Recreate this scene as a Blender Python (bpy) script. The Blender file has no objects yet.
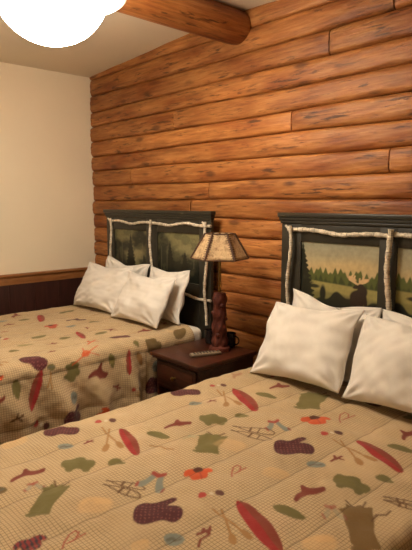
import bpy, bmesh, math, random
import numpy as np
from mathutils import Vector, Matrix, Euler
random.seed(7)
rng = np.random.RandomState(11)
sc = bpy.context.scene
COL = sc.collection
PI = math.pi

# ------------------------------------------------------------------ camera frame
FPX = 527.0
H = 1.56                       # camera height
def _axes():
    d1 = np.array([-280 - 206.0, -(202.5 - 275.0), -FPX]); d2 = np.array([789 - 206.0, -(201.5 - 275.0), -FPX])
    X = -d1 / np.linalg.norm(d1)
    Y = d2 - X * (d2 @ X); Y /= np.linalg.norm(Y)
    return np.array([X, Y, np.cross(X, Y)])
RC = _axes()
def ray(px, py):
    return RC @ np.array([px - 206.0, -(py - 275.0), -FPX])
cam = bpy.data.cameras.new('camera'); camo = bpy.data.objects.new('camera', cam); COL.objects.link(camo)
cam.sensor_fit = 'VERTICAL'; cam.sensor_height = 36.0; cam.lens = FPX / 550.0 * 36.0
cam.clip_start = 0.02
M4 = Matrix([[*RC[0], 0], [*RC[1], 0], [*RC[2], H], [0, 0, 0, 1]])
camo.matrix_world = M4
sc.camera = camo

# ------------------------------------------------------------------ helpers
def lin(c):
    c = c / 255.0
    return c / 12.92 if c <= 0.04045 else ((c + 0.055) / 1.055) ** 2.4
def rgb(r, g, b):
    return (lin(r), lin(g), lin(b), 1.0)

def tag(o, label=None, cat=None, group=None, kind=None):
    if label: o['label'] = label
    if cat: o['category'] = cat
    if group: o['group'] = group
    if kind: o['kind'] = kind
    return o
def empty(name, loc, rz=0.0):
    o = bpy.data.objects.new(name, None); COL.objects.link(o)
    o.location = loc; o.rotation_euler = (0, 0, rz); o.empty_display_size = 0.1
    return o
def mesh_obj(name, me, mats, parent=None, smooth=True):
    o = bpy.data.objects.new(name, me); COL.objects.link(o)
    for m in (mats if isinstance(mats, (list, tuple)) else [mats]):
        me.materials.append(m)
    if smooth:
        me.polygons.foreach_set('use_smooth', [True] * len(me.polygons))
    if parent is not None:
        o.parent = parent
    return o
def obj(name, bm, mats, parent=None, smooth=True, sharp=40):
    me = bpy.data.meshes.new(name)
    bmesh.ops.recalc_face_normals(bm, faces=bm.faces)
    bm.to_mesh(me); bm.free()
    o = mesh_obj(name, me, mats, parent, smooth)
    if smooth and sharp:
        me.set_sharp_from_angle(angle=math.radians(sharp))
    return o
def box(bm, lo, hi, bev=0.0, seg=2, mi=0):
    lo = Vector(lo); hi = Vector(hi)
    r = bmesh.ops.create_cube(bm, size=1.0)
    vs = r['verts']
    for v in vs:
        v.co = Vector([(lo[i] + hi[i]) / 2 + v.co[i] * (hi[i] - lo[i]) for i in range(3)])
    if bev > 0:
        es = list({e for v in vs for e in v.link_edges})
        fs = bmesh.ops.bevel(bm, geom=es, offset=bev, segments=seg, profile=0.5, affect='EDGES')['faces']
    return vs
def lathe(bm, prof, n=28, c=(0, 0, 0), fn=None, mi=0):
    rings = []
    for (r, z) in prof:
        ring = []
        for k in range(n):
            a = 2 * PI * k / n
            rr = r * (fn(a, z) if fn else 1.0)
            ring.append(bm.verts.new((c[0] + rr * math.cos(a), c[1] + rr * math.sin(a), c[2] + z)))
        rings.append(ring)
    for a, b in zip(rings[:-1], rings[1:]):
        for k in range(n):
            f = bm.faces.new((a[k], a[(k + 1) % n], b[(k + 1) % n], b[k])); f.material_index = mi
    for ring in (rings[0], rings[-1]):
        try:
            f = bm.faces.new(ring); f.material_index = mi
        except Exception:
            pass
def tube(bm, pts, rad, n=10, mi=0):
    pts = [Vector(p) for p in pts]
    rings = []
    for i, p in enumerate(pts):
        a = pts[max(i - 1, 0)]; b = pts[min(i + 1, len(pts) - 1)]
        t = (b - a).normalized()
        up = Vector((0, 1, 0)) if abs(t.y) < 0.9 else Vector((1, 0, 0))
        u = t.cross(up).normalized(); v = t.cross(u)
        r = rad[i] if hasattr(rad, '__len__') else rad
        rings.append([bm.verts.new(p + u * r * math.cos(2 * PI * k / n) + v * r * math.sin(2 * PI * k / n)) for k in range(n)])
    for a, b in zip(rings[:-1], rings[1:]):
        for k in range(n):
            f = bm.faces.new((a[k], a[(k + 1) % n], b[(k + 1) % n], b[k])); f.material_index = mi
    bm.faces.new(rings[0]); bm.faces.new(rings[-1])

# ------------------------------------------------------------------ materials
class NT:
    def __init__(s, name):
        s.m = bpy.data.materials.new(name); s.m.use_nodes = True
        s.t = s.m.node_tree; s.t.nodes.clear()
        s.out = s.t.nodes.new('ShaderNodeOutputMaterial')
        s.b = s.t.nodes.new('ShaderNodeBsdfPrincipled')
        s.t.links.new(s.b.outputs[0], s.out.inputs[0])
    def n(s, t, **kw):
        x = s.t.nodes.new(t)
        for k, v in kw.items():
            if k in x.inputs: x.inputs[k].default_value = v
            else: setattr(x, k, v)
        return x
    def l(s, a, b): s.t.links.new(a, b)
    def set(s, **kw):
        for k, v in kw.items(): s.b.inputs[k.replace('_', ' ')].default_value = v
    def ramp(s, fac, stops):
        r = s.n('ShaderNodeValToRGB'); e = r.color_ramp.elements
        while len(e) < len(stops): e.new(0.5)
        for q, (p, c) in zip(e, stops):
            q.position = p; q.color = c
        s.l(fac, r.inputs[0]); return r.outputs[0]
    def math(s, op, a, b=None, c=None):
        x = s.n('ShaderNodeMath', operation=op)
        for i, v in enumerate((a, b, c)):
            if v is None: continue
            if isinstance(v, (int, float)): x.inputs[i].default_value = v
            else: s.l(v, x.inputs[i])
        return x.outputs[0]
    def mix(s, fac, a, b, bt='MIX'):
        x = s.n('ShaderNodeMix', data_type='RGBA', blend_type=bt)
        for i, v in ((0, fac), (6, a), (7, b)):
            if isinstance(v, (int, float)): x.inputs[i].default_value = v
            elif isinstance(v, tuple): x.inputs[i].default_value = v
            else: s.l(v, x.inputs[i])
        return x.outputs[2]
    def noise(s, vec, scale, detail=4.0, rough=0.5, dist=0.0):
        x = s.n('ShaderNodeTexNoise', Scale=scale, Detail=detail, Roughness=rough, Distortion=dist)
        if vec is not None: s.l(vec, x.inputs['Vector'])
        return x.outputs[0]
    def coord(s, kind='Object', scale=None, loc=None):
        t = s.n('ShaderNodeTexCoord').outputs[kind]
        if scale is None: return t
        m = s.n('ShaderNodeMapping'); m.inputs['Scale'].default_value = scale
        if loc is not None:
            if isinstance(loc, tuple): m.inputs['Location'].default_value = loc
            else: s.l(loc, m.inputs['Location'])
        s.l(t, m.inputs[0]); return m.outputs[0]
    def bump(s, h, strength=0.2, dist=0.01):
        b = s.n('ShaderNodeBump', Strength=strength, Distance=dist)
        s.l(h, b.inputs['Height']); s.l(b.outputs[0], s.b.inputs['Normal'])

def m_plain(name, col, rough=0.6, nscale=30.0, var=0.12, bump=0.05, metal=0.0):
    t = NT(name); co = t.coord('Object')
    f = t.noise(co, nscale, 5)
    d = tuple(c * (1 - var) for c in col[:3]) + (1,); u = tuple(min(1, c * (1 + var)) for c in col[:3]) + (1,)
    t.l(t.ramp(f, [(0.3, d), (0.7, u)]), t.b.inputs['Base Color'])
    t.set(Roughness=rough, Metallic=metal)
    if bump: t.bump(t.noise(co, nscale * 3, 3), bump, 0.004)
    return t.m

def m_log():
    t = NT('peeled_log_wood')
    at = t.n('ShaderNodeAttribute', attribute_name='rnd')
    off = t.n('ShaderNodeVectorMath', operation='SCALE'); off.inputs[0].default_value = (37.0, 11.0, 23.0)
    t.l(at.outputs['Fac'], off.inputs['Scale'])
    geo = t.n('ShaderNodeTexCoord').outputs['Object']
    ad = t.n('ShaderNodeVectorMath', operation='ADD'); t.l(geo, ad.inputs[0]); t.l(off.outputs[0], ad.inputs[1])
    def mp(sx, sy, sz):
        m = t.n('ShaderNodeMapping'); m.inputs['Scale'].default_value = (sx, sy, sz); t.l(ad.outputs[0], m.inputs[0]); return m.outputs[0]
    grain = t.noise(mp(1.6, 22, 22), 2.4, 6, 0.6, 0.6)
    broad = t.noise(mp(1.3, 4, 5), 1.8, 3)
    col = t.ramp(grain, [(0.25, rgb(134, 82, 44)), (0.5, rgb(176, 115, 62)), (0.78, rgb(204, 147, 88))])
    tint = t.ramp(broad, [(0.25, rgb(186, 150, 120)), (0.55, (0.86, 0.84, 0.8, 1)), (0.8, (1.12, 1.05, 0.96, 1))])
    col = t.mix(1.0, col, tint, 'MULTIPLY')
    # dark bark flecks, long and thin
    fl = t.noise(mp(3.6, 26, 30), 1.7, 4, 0.62, 0.3)
    flm = t.ramp(fl, [(0.555, (0, 0, 0, 1)), (0.66, (1, 1, 1, 1))])
    area = t.ramp(t.noise(mp(1.4, 3, 6), 1.6, 2), [(0.38, (0, 0, 0, 1)), (0.52, (1, 1, 1, 1))])
    fm = t.math('MULTIPLY', flm, area); fm = t.math('MULTIPLY', fm, 0.85)
    col = t.mix(fm, col, rgb(66, 36, 18))
    # knots
    vo = t.n('ShaderNodeTexVoronoi', Scale=1.0, Randomness=1.0); t.l(mp(2.6, 6, 7.2), vo.inputs['Vector'])
    kn = t.ramp(vo.outputs['Distance'], [(0.09, (1, 1, 1, 1)), (0.19, (0, 0, 0, 1))])
    col = t.mix(t.math('MULTIPLY', kn, 0.7), col, rgb(74, 38, 18))
    per = t.n('ShaderNodeMapRange'); per.inputs['To Min'].default_value = 0.8; per.inputs['To Max'].default_value = 1.12
    fr = t.math('FRACT', t.math('MULTIPLY', at.outputs['Fac'], 7.31)); t.l(fr, per.inputs['Value'])
    cc = t.n('ShaderNodeCombineColor'); 
    for i in range(3): t.l(per.outputs[0], cc.inputs[i])
    col = t.mix(1.0, col, cc.outputs[0], 'MULTIPLY')
    t.l(col, t.b.inputs['Base Color']); t.set(Roughness=0.5)
    t.b.inputs['Specular IOR Level'].default_value = 0.35
    t.bump(grain, 0.25, 0.012)
    return t.m

def m_wood(name, c0, c1, c2, scale=(1.5, 18, 18), rough=0.4, spec=0.5):
    t = NT(name)
    g = t.noise(t.coord('Object', scale), 2.5, 6, 0.6, 0.8)
    t.l(t.ramp(g, [(0.28, c0), (0.52, c1), (0.8, c2)]), t.b.inputs['Base Color'])
    t.set(Roughness=rough); t.b.inputs['Specular IOR Level'].default_value = spec
    t.bump(g, 0.1, 0.004)
    return t.m

def m_plaster(name, col):
    t = NT(name); co = t.coord('Object')
    f = t.noise(co, 1.3, 4); g = t.noise(co, 60, 5)
    a = tuple(c * 0.93 for c in col[:3]) + (1,)
    t.l(t.ramp(f, [(0.3, a), (0.7, col)]), t.b.inputs['Base Color'])
    t.set(Roughness=0.85); t.bump(g, 0.12, 0.003)
    return t.m

def m_birch():
    t = NT('birch_bark'); co = t.coord('Object')
    f = t.noise(co, 26, 4, 0.6)
    base = t.ramp(f, [(0.3, rgb(172, 156, 134)), (0.55, rgb(216, 204, 184)), (0.8, rgb(232, 222, 206))])
    sp = t.noise(co, 75, 3, 0.7)
    m = t.ramp(sp, [(0.60, (0, 0, 0, 1)), (0.68, (1, 1, 1, 1))])
    at = t.n('ShaderNodeAttribute', attribute_name='tick')
    mm = t.math('MAXIMUM', t.math('MULTIPLY', m, 0.5), t.math('MULTIPLY', at.outputs['Fac'], 0.85))
    t.l(t.mix(mm, base, rgb(58, 46, 36)), t.b.inputs['Base Color'])
    t.set(Roughness=0.75); t.bump(f, 0.3, 0.004)
    return t.m

def m_linen(name, col, scale=18):
    t = NT(name); co = t.coord('Object')
    w = t.noise(co, scale, 4, 0.55, 0.5); fine = t.noise(co, 420, 2)
    a = tuple(c * 0.955 for c in col[:3]) + (1,)
    t.l(t.ramp(w, [(0.3, a), (0.7, col)]), t.b.inputs['Base Color'])
    t.set(Roughness=0.9); t.b.inputs['Sheen Weight'].default_value = 0.12
    h = t.math('ADD', t.math('MULTIPLY', w, 1.0), t.math('MULTIPLY', fine, 0.05))
    t.bump(h, 0.10, 0.012)
    return t.m

SEAM0, SEAMD = 0.01, 0.25
def m_quilt():
    t = NT('printed_quilt_cotton')
    uv = t.n('ShaderNodeUVMap', uv_map='quilt').outputs[0]
    sep = t.n('ShaderNodeSeparateXYZ'); t.l(uv, sep.inputs[0]); s, v = sep.outputs[0], sep.outputs[1]
    co = t.coord('Object')
    base = t.ramp(t.noise(co, 3.0, 5, 0.6), [(0.3, rgb(182, 158, 121)), (0.55, rgb(192, 168, 131)), (0.75, rgb(199, 173, 138))])
    def line(x, per, w):
        f = t.math('FRACT', t.math('DIVIDE', x, per))
        d = t.math('ABSOLUTE', t.math('SUBTRACT', f, 0.5))
        return t.math('SUBTRACT', 1.0, t.math('SMOOTHSTEP', d, w * 0.55, w) if False else t.math('GREATER_THAN', d, w))
    g = t.math('MAXIMUM', line(s, 0.0125, 0.085), line(v, 0.0125, 0.085))
    fade = t.ramp(t.noise(co, 2.2, 2), [(0.30, (0.2, 0.2, 0.2, 1)), (0.46, (1, 1, 1, 1))])
    gm = t.math('MULTIPLY', t.math('MULTIPLY', g, fade), 0.62)
    col = t.mix(gm, base, rgb(92, 74, 40))
    at = t.n('ShaderNodeAttribute', attribute_name='print')
    col = t.mix(at.outputs['Alpha'], col, at.outputs['Color'])
    # stitched seam thread
    f = t.math('FRACT', t.math('ADD', t.math('DIVIDE', t.math('SUBTRACT', s, SEAM0), SEAMD), 0.5))
    d = t.math('ABSOLUTE', t.math('SUBTRACT', f, 0.5))
    th = t.math('LESS_THAN', d, 0.0065)
    col = t.mix(t.math('MULTIPLY', th, 0.6), col, rgb(84, 62, 34))
    t.l(col, t.b.inputs['Base Color'])
    t.set(Roughness=0.9); t.b.inputs['Sheen Weight'].default_value = 0.1
    t.bump(t.noise(co, 22, 4, 0.6, 0.6), 0.22, 0.02)
    return t.m

def m_attr(name, rough=0.5):
    t = NT(name)
    at = t.n('ShaderNodeAttribute', attribute_name='paint')
    co = t.coord('Object')
    n_ = t.noise(co, 40, 4)
    tint = t.ramp(n_, [(0.3, (0.86, 0.86, 0.86, 1)), (0.7, (1.08, 1.08, 1.08, 1))])
    t.l(t.mix(1.0, at.outputs['Color'], tint, 'MULTIPLY'), t.b.inputs['Base Color'])
    t.set(Roughness=rough); t.bump(n_, 0.08, 0.003)
    return t.m

def m_emit(name, col, strength):
    t = NT(name)
    t.set(Roughness=0.4); t.b.inputs['Base Color'].default_value = (0.9, 0.88, 0.82, 1)
    f = t.noise(t.coord('Object'), 9, 3)
    t.l(t.ramp(f, [(0.2, tuple(c * 0.92 for c in col[:3]) + (1,)), (0.8, col)]), t.b.inputs['Emission Color'])
    t.b.inputs['Emission Strength'].default_value = strength
    return t.m

def m_shade():
    t = NT('rawhide_shade'); co = t.coord('Object')
    a = t.noise(co, 34, 5, 0.65, 1.2); b = t.noise(co, 9, 3)
    c = t.ramp(a, [(0.34, rgb(128, 100, 70)), (0.5, rgb(186, 158, 120)), (0.7, rgb(204, 178, 140))])
    c = t.mix(1.0, c, t.ramp(b, [(0.3, (0.85, 0.82, 0.78, 1)), (0.7, (1.05, 1.03, 1, 1))]), 'MULTIPLY')
    t.l(c, t.b.inputs['Base Color']); t.set(Roughness=0.7); t.bump(a, 0.15, 0.004)
    return t.m

LOG = m_log()
CREAM = m_plaster('cream_plaster', rgb(242, 231, 206))
CEIL = m_plaster('ceiling_plaster', rgb(232, 222, 200))
FLOORM = m_wood('floor_boards', rgb(58, 36, 22), rgb(84, 54, 32), rgb(106, 70, 42), (1.2, 14, 14), 0.5)
RAIL = m_wood('stained_pine_rail', rgb(130, 84, 46), rgb(158, 106, 62), rgb(182, 128, 80), (14, 1.4, 14))
WAIN = m_wood('dark_panelling', rgb(48, 26, 22), rgb(62, 33, 28), rgb(76, 42, 34), (12, 10, 1.4), 0.45)
GREEN = m_plain('dark_green_paint', rgb(44, 41, 33), 0.38, 14, 0.14, 0.06)
DKWOOD = m_wood('dark_cherry_wood', rgb(40, 17, 10), rgb(62, 28, 16), rgb(84, 40, 22), (2, 16, 16), 0.36)
LAMPW = m_wood('red_carved_wood', rgb(48, 20, 15), rgb(86, 38, 27), rgb(122, 60, 42), (16, 16, 7), 0.6, 0.3)
BIRCH = m_birch()
LINEN = m_linen('white_cotton', rgb(222, 217, 210))
SHEET = m_linen('white_sheet', rgb(232, 226, 214), 24)
MATT = m_plain('mattress_ticking', rgb(206, 198, 184), 0.85, 40, 0.06)
FRAMEM = m_plain('bed_frame_steel', rgb(48, 44, 42), 0.45, 50, 0.1, 0.03, 0.7)
QUILT = m_quilt()
PAINT = m_attr('painted_scene', 0.42)
SHADE = m_shade()
LACE = m_wood('dark_lacing', rgb(58, 36, 24), rgb(82, 54, 36), rgb(104, 72, 48), (30, 30, 10), 0.7)
BRASS = m_plain('aged_brass', rgb(120, 92, 48), 0.35, 60, 0.15, 0.03, 0.9)
DKCUP = m_plain('dark_glazed_ceramic', rgb(34, 28, 28), 0.12, 30, 0.15, 0.02)
REMOTE = m_plain('remote_plastic', rgb(128, 112, 92), 0.45, 60, 0.06, 0.02)
BTN = m_plain('button_rubber', rgb(60, 54, 50), 0.6, 60, 0.08, 0.02)
WHITEM = m_plain('white_enamel', rgb(236, 232, 222), 0.35, 30, 0.04, 0.02)
GLASS = m_emit('lit_opal_glass', (1.0, 0.865, 0.685, 1), 49.0)

# ------------------------------------------------------------------ room
WX = -4.555; WY = 2.70; RX = 1.35; FY = -1.6
RIDGE_X = -2.59; RIDGE_H = H + 1.255; SLOPE = 0.048
def ceil_z(x): return RIDGE_H - SLOPE * abs(x - RIDGE_X)

def log_wall():
    # horizontal half-log courses; seam heights measured from the ceiling down
    hs = [1.262, 1.134, 0.985, 0.841, 0.707, 0.563, 0.43, 0.292, 0.15, 0.015, -0.117, -0.246, -0.38, -0.514, -0.648]
    z = [H + h for h in hs]
    while z[-1] > 0.01: z.append(max(z[-1] - 0.135, 0.0))
    joints = {1: [-1.48], 2: [-1.875], 4: [-3.3], 5: [-2.138], 7: [-1.468, -3.9], 9: [-3.1], 11: [-1.9], 3: [0.2], 6: [0.4], 8: [-0.3, -2.9], 10: [-3.6], 12: [0.1]}
    V, F, R = [], [], []
    NP = 15
    for i in range(len(z) - 1):
        zt, zb = z[i], z[i + 1]
        xs_cut = [WX + 0.0] + sorted(joints.get(i, [])) + [RX]
        for a, b in zip(xs_cut[:-1], xs_cut[1:]):
            r0 = random.random(); bul = random.uniform(0.026, 0.036)
            ph = [random.uniform(0, 6.28) for _ in range(6)]
            n = max(4, int((b - a) / 0.055))
            g = 0.004
            start = len(V)
            for k in range(n + 1):
                x = a + g + (b - a - 2 * g) * k / n
                e = 1.0
                de = min(x - a, b - x)
                endr = 0.0 if de > 0.03 else 0.006 * (1 - de / 0.03)
                w = 0.0035 * math.sin(3.1 * x + ph[0]) + 0.0025 * math.sin(7.3 * x + ph[1]) + 0.0015 * math.sin(17 * x + ph[5])
                wz = 0.004 * math.sin(1.9 * x + i * 2.1) + 0.002 * math.sin(5.3 * x + i)
                wz2 = 0.004 * math.sin(1.9 * x + (i + 1) * 2.1) + 0.002 * math.sin(5.3 * x + (i + 1))
                t_, b_ = zt + wz * (i > 0), zb + wz2
                for q in range(NP):
                    u = math.sin((q / (NP - 1) - 0.5) * PI)
                    prof = max(0.0, 0.80 * (1 - abs(u) ** 8) ** 0.6 + 0.20 * (1 - u * u))
                    zz = (t_ + b_) / 2 - u * (t_ - b_) / 2
                    y = WY - 0.004 - (bul + w) * prof + endr + 0.002 * math.sin(23 * x + 9 * u + ph[3])
                    V.append((x, y, zz)); R.append(r0)
            for k in range(n):
                for q in range(NP - 1):
                    o = start + k * NP + q
                    F.append((o, o + 1, o + NP + 1, o + NP))
            for k in (0, n):      # end grain cap at joints
                o = start + k * NP
                base = len(V)
                V.append((V[o][0], WY + 0.02, (zt + zb) / 2)); R.append(r0)
                for q in range(NP - 1): F.append((o + q, o + q + 1, base))
    base = len(V)                 # dark chinking sheet behind
    V += [(WX, WY + 0.004, 0), (RX, WY + 0.004, 0), (RX, WY + 0.004, z[0]), (WX, WY + 0.004, z[0])]; R += [0.5] * 4
    F.append((base, base + 1, base + 2, base + 3))
    me = bpy.data.meshes.new('wall_back'); me.from_pydata(V, [], F); me.update()
    at = me.attributes.new('rnd', 'FLOAT', 'POINT'); at.data.foreach_set('value', R)
    o = mesh_obj('wall_back', me, LOG)
    me.set_sharp_from_angle(angle=math.radians(55))
    return tag(o, 'orange peeled log wall of stacked horizontal logs behind both headboards', 'wall', kind='structure')
log_wall()

def quad(name, pts, mat, label, cat='wall'):
    bm = bmesh.new(); bm.faces.new([bm.verts.new(p) for p in pts])
    o = obj(name, bm, mat, None, False); return tag(o, label, cat, kind='structure')
bm = bmesh.new()
zl = ceil_z(WX)
box(bm, (WX - 0.05, FY, 0), (WX, WY, zl))
tag(obj('wall_left', bm, CREAM, None, False), 'cream plastered side wall left of the far bed', 'wall', kind='structure')
bm = bmesh.new(); box(bm, (RX, FY, 0), (RX + 0.05, WY, ceil_z(RX)))
tag(obj('wall_right', bm, CREAM, None, False), 'cream side wall on the camera side, out of frame', 'wall', kind='structure')
bm = bmesh.new()
vs = [bm.verts.new(p) for p in [(WX, FY, 0), (RX, FY, 0), (RX, FY, ceil_z(RX)), (RIDGE_X, FY, RIDGE_H), (WX, FY, zl)]]
bm.faces.new(vs)
tag(obj('wall_front', bm, CREAM, None, False), 'cream wall behind the camera, out of frame', 'wall', kind='structure')
bm = bmesh.new(); box(bm, (WX - 0.05, FY - 0.02, -0.05), (RX + 0.05, WY + 0.02, 0))
tag(obj('floor', bm, FLOORM, None, False), 'brown board floor under the beds', 'floor', kind='structure')
bm = bmesh.new()
rows = []
for x in (WX - 0.05, RIDGE_X, RX + 0.05):
    rows.append([bm.verts.new((x, FY - 0.02, ceil_z(x))), bm.verts.new((x, WY + 0.02, ceil_z(x)))])
for a, b in zip(rows[:-1], rows[1:]): bm.faces.new((a[0], a[1], b[1], b[0]))
r = bmesh.ops.extrude_face_region(bm, geom=list(bm.faces))
for e in r['geom']:
    if isinstance(e, bmesh.types.BMVert): e.co.z += 0.05
tag(obj('ceiling', bm, CEIL, None, False), 'pale plaster ceiling sloping gently down from the log beam', 'ceiling', kind='structure')
# dark panel below the rail
bm = bmesh.new(); box(bm, (WX, FY, 0.0), (WX + 0.012, WY - 0.03, H - 0.70))
for k in range(18):
    y = FY + 0.12 + k * 0.235
    box(bm, (WX + 0.0121, y, 0.11), (WX + 0.0165, y + 0.225, H - 0.7225), 0.002, 1)
tag(obj('trim_1', bm, WAIN, None, False), 'dark brown wainscot panelling below the wooden rail on the cream wall', 'wainscot', kind='structure')
bm = bmesh.new()
box(bm, (WX, FY, H - 0.722), (WX + 0.020, WY - 0.03, H - 0.650), 0.003)
box(bm, (WX, FY, H - 0.652), (WX + 0.038, WY - 0.03, H - 0.626), 0.006, 3)
tag(obj('trim_2', bm, RAIL, None), 'tan wooden chair rail along the cream wall above dark panelling', 'chair rail', kind='structure')
bm = bmesh.new(); box(bm, (WX + 0.0165, FY, 0), (WX + 0.03, WY - 0.03, 0.11), 0.004)
tag(obj('baseboard_left', bm, WAIN, None), 'dark baseboard at foot of the wainscot, hidden by the far bed', 'baseboard', kind='structure')

def beam():
    V, F, R = [], [], []
    N = 28; n = 70; r0 = 0.112; cx, cz = -2.595, H + 1.152
    for k in range(n + 1):
        y = FY + 0.03 + (WY - 0.036 - FY - 0.03) * k / n
        for q in range(N):
            a = 2 * PI * q / N
            r = r0 + 0.004 * math.sin(2.1 * y + 1) + 0.003 * math.sin(3 * a + 1.7 * y) + 0.002 * math.sin(5 * y + 2 * a)
            if k == n: r *= 0.96
            # local axis along x for the grain: stored in rotated object space
            V.append((y, r * math.cos(a), r * math.sin(a))); R.append(0.31)
    for k in range(n):
        for q in range(N):
            F.append((k * N + q, k * N + (q + 1) % N, (k + 1) * N + (q + 1) % N, (k + 1) * N + q))
    F.append(tuple(range(N))); F.append(tuple(n * N + q for q in range(N)))
    me = bpy.data.meshes.new('ceiling_beam'); me.from_pydata(V, [], F); me.update()
    at = me.attributes.new('rnd', 'FLOAT', 'POINT'); at.data.foreach_set('value', R)
    o = mesh_obj('ceiling_beam', me, LOG); me.set_sharp_from_angle(angle=math.radians(50))
    o.location = (cx, 0, cz); o.rotation_euler = (0, 0, PI / 2)
    tag(o, 'round peeled log ceiling beam meeting the log wall at the top', 'beam', kind='structure')
beam()

# ------------------------------------------------------------------ painted panels (artwork on the headboards)
def grid_obj(name, W, Hh, nx, nz, fn, mat, parent, y, x0, z0, thick=0.008):
    """a thin framed board, facing -y, its paint stored per vertex"""
    u = np.linspace(0, 1, nx); v = np.linspace(0, 1, nz)
    U, Vv = np.meshgrid(u, v)
    col = fn(U, Vv)
    P = np.stack([x0 + U * W, np.full_like(U, y), z0 + Vv * Hh], -1).reshape(-1, 3)
    idx = np.arange(nx * nz).reshape(nz, nx)
    F = np.stack([idx[:-1, :-1], idx[:-1, 1:], idx[1:, 1:], idx[1:, :-1]], -1).reshape(-1, 4).tolist()
    n0 = len(P)
    back = [(x0, y + thick, z0), (x0 + W, y + thick, z0), (x0 + W, y + thick, z0 + Hh), (x0, y + thick, z0 + Hh)]
    P = P.tolist() + [list(b) for b in back]
    c = [int(idx[0, 0]), int(idx[0, -1]), int(idx[-1, -1]), int(idx[-1, 0])]
    F.append([n0 + 3, n0 + 2, n0 + 1, n0])
    edges = [idx[0, :], idx[:, -1], idx[-1, ::-1], idx[::-1, 0]]
    for k in range(4):
        F.append([int(i) for i in edges[k][::-1]] + [n0 + k, n0 + (k + 1) % 4])
    me = bpy.data.meshes.new(name); me.from_pydata(P, [], F); me.update()
    at = me.attributes.new('paint', 'FLOAT_COLOR', 'POINT')
    cc = np.ones((n0 + 4, 4), np.float32); cc[:n0, :3] = col.reshape(-1, 3); cc[n0:, :3] = 0.02
    at.data.foreach_set('color', cc.ravel())
    return mesh_obj(name, me, mat, parent, False)

def L3(r, g, b): return np.array([lin(r), lin(g), lin(b)])
def fbm(U, V, seed, f0=3.0, oct=4):
    r = np.random.RandomState(seed); o = np.zeros_like(U)
    for k in range(oct):
        f = f0 * 2 ** k
        for _ in range(4):
            a = r.uniform(0, 6.28); p = r.uniform(0, 6.28)
            o += np.sin(f * (math.cos(a) * U + math.sin(a) * V) * 6.28 / 2 + p) * 0.5 ** k * 0.3
    return o
def sm(x, a, b):
    t = np.clip((x - a) / (b - a), 0, 1); return t * t * (3 - 2 * t)
def over(C, col, m): return C * (1 - m[..., None]) + col * m[..., None]
def spruce(U, V, cx, base, top, w, seed, asp):
    h = top - base
    t = (V - base) / h
    rr = np.random.RandomState(seed)
    jag = 0.72 + 0.28 * np.abs(np.sin(t * 38 + rr.uniform(0, 6))) + 0.12 * np.sin(t * 91 + 1) * np.sin(U * 60)
    half = w * (1 - t) * jag
    return sm(half - np.abs(U - cx), -0.004, 0.012) * (t > 0) * (t < 1)
def ell(U, V, cx, cy, rx, ry, ang=0, soft=0.12):
    c, s = math.cos(ang), math.sin(ang)
    x = ((U - cx) * c + (V - cy) * s) / rx; y = (-(U - cx) * s + (V - cy) * c) / ry
    return 1 - sm(np.sqrt(x * x + y * y), 1 - soft, 1 + soft)
def seg(U, V, p, q, w, soft=0.004):
    px, py = p; qx, qy = q; dx, dy = qx - px, qy - py
    t = np.clip(((U - px) * dx + (V - py) * dy) / (dx * dx + dy * dy), 0, 1)
    d = np.hypot(U - px - t * dx, V - py - t * dy)
    return 1 - sm(d, w - soft, w + soft)

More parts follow.
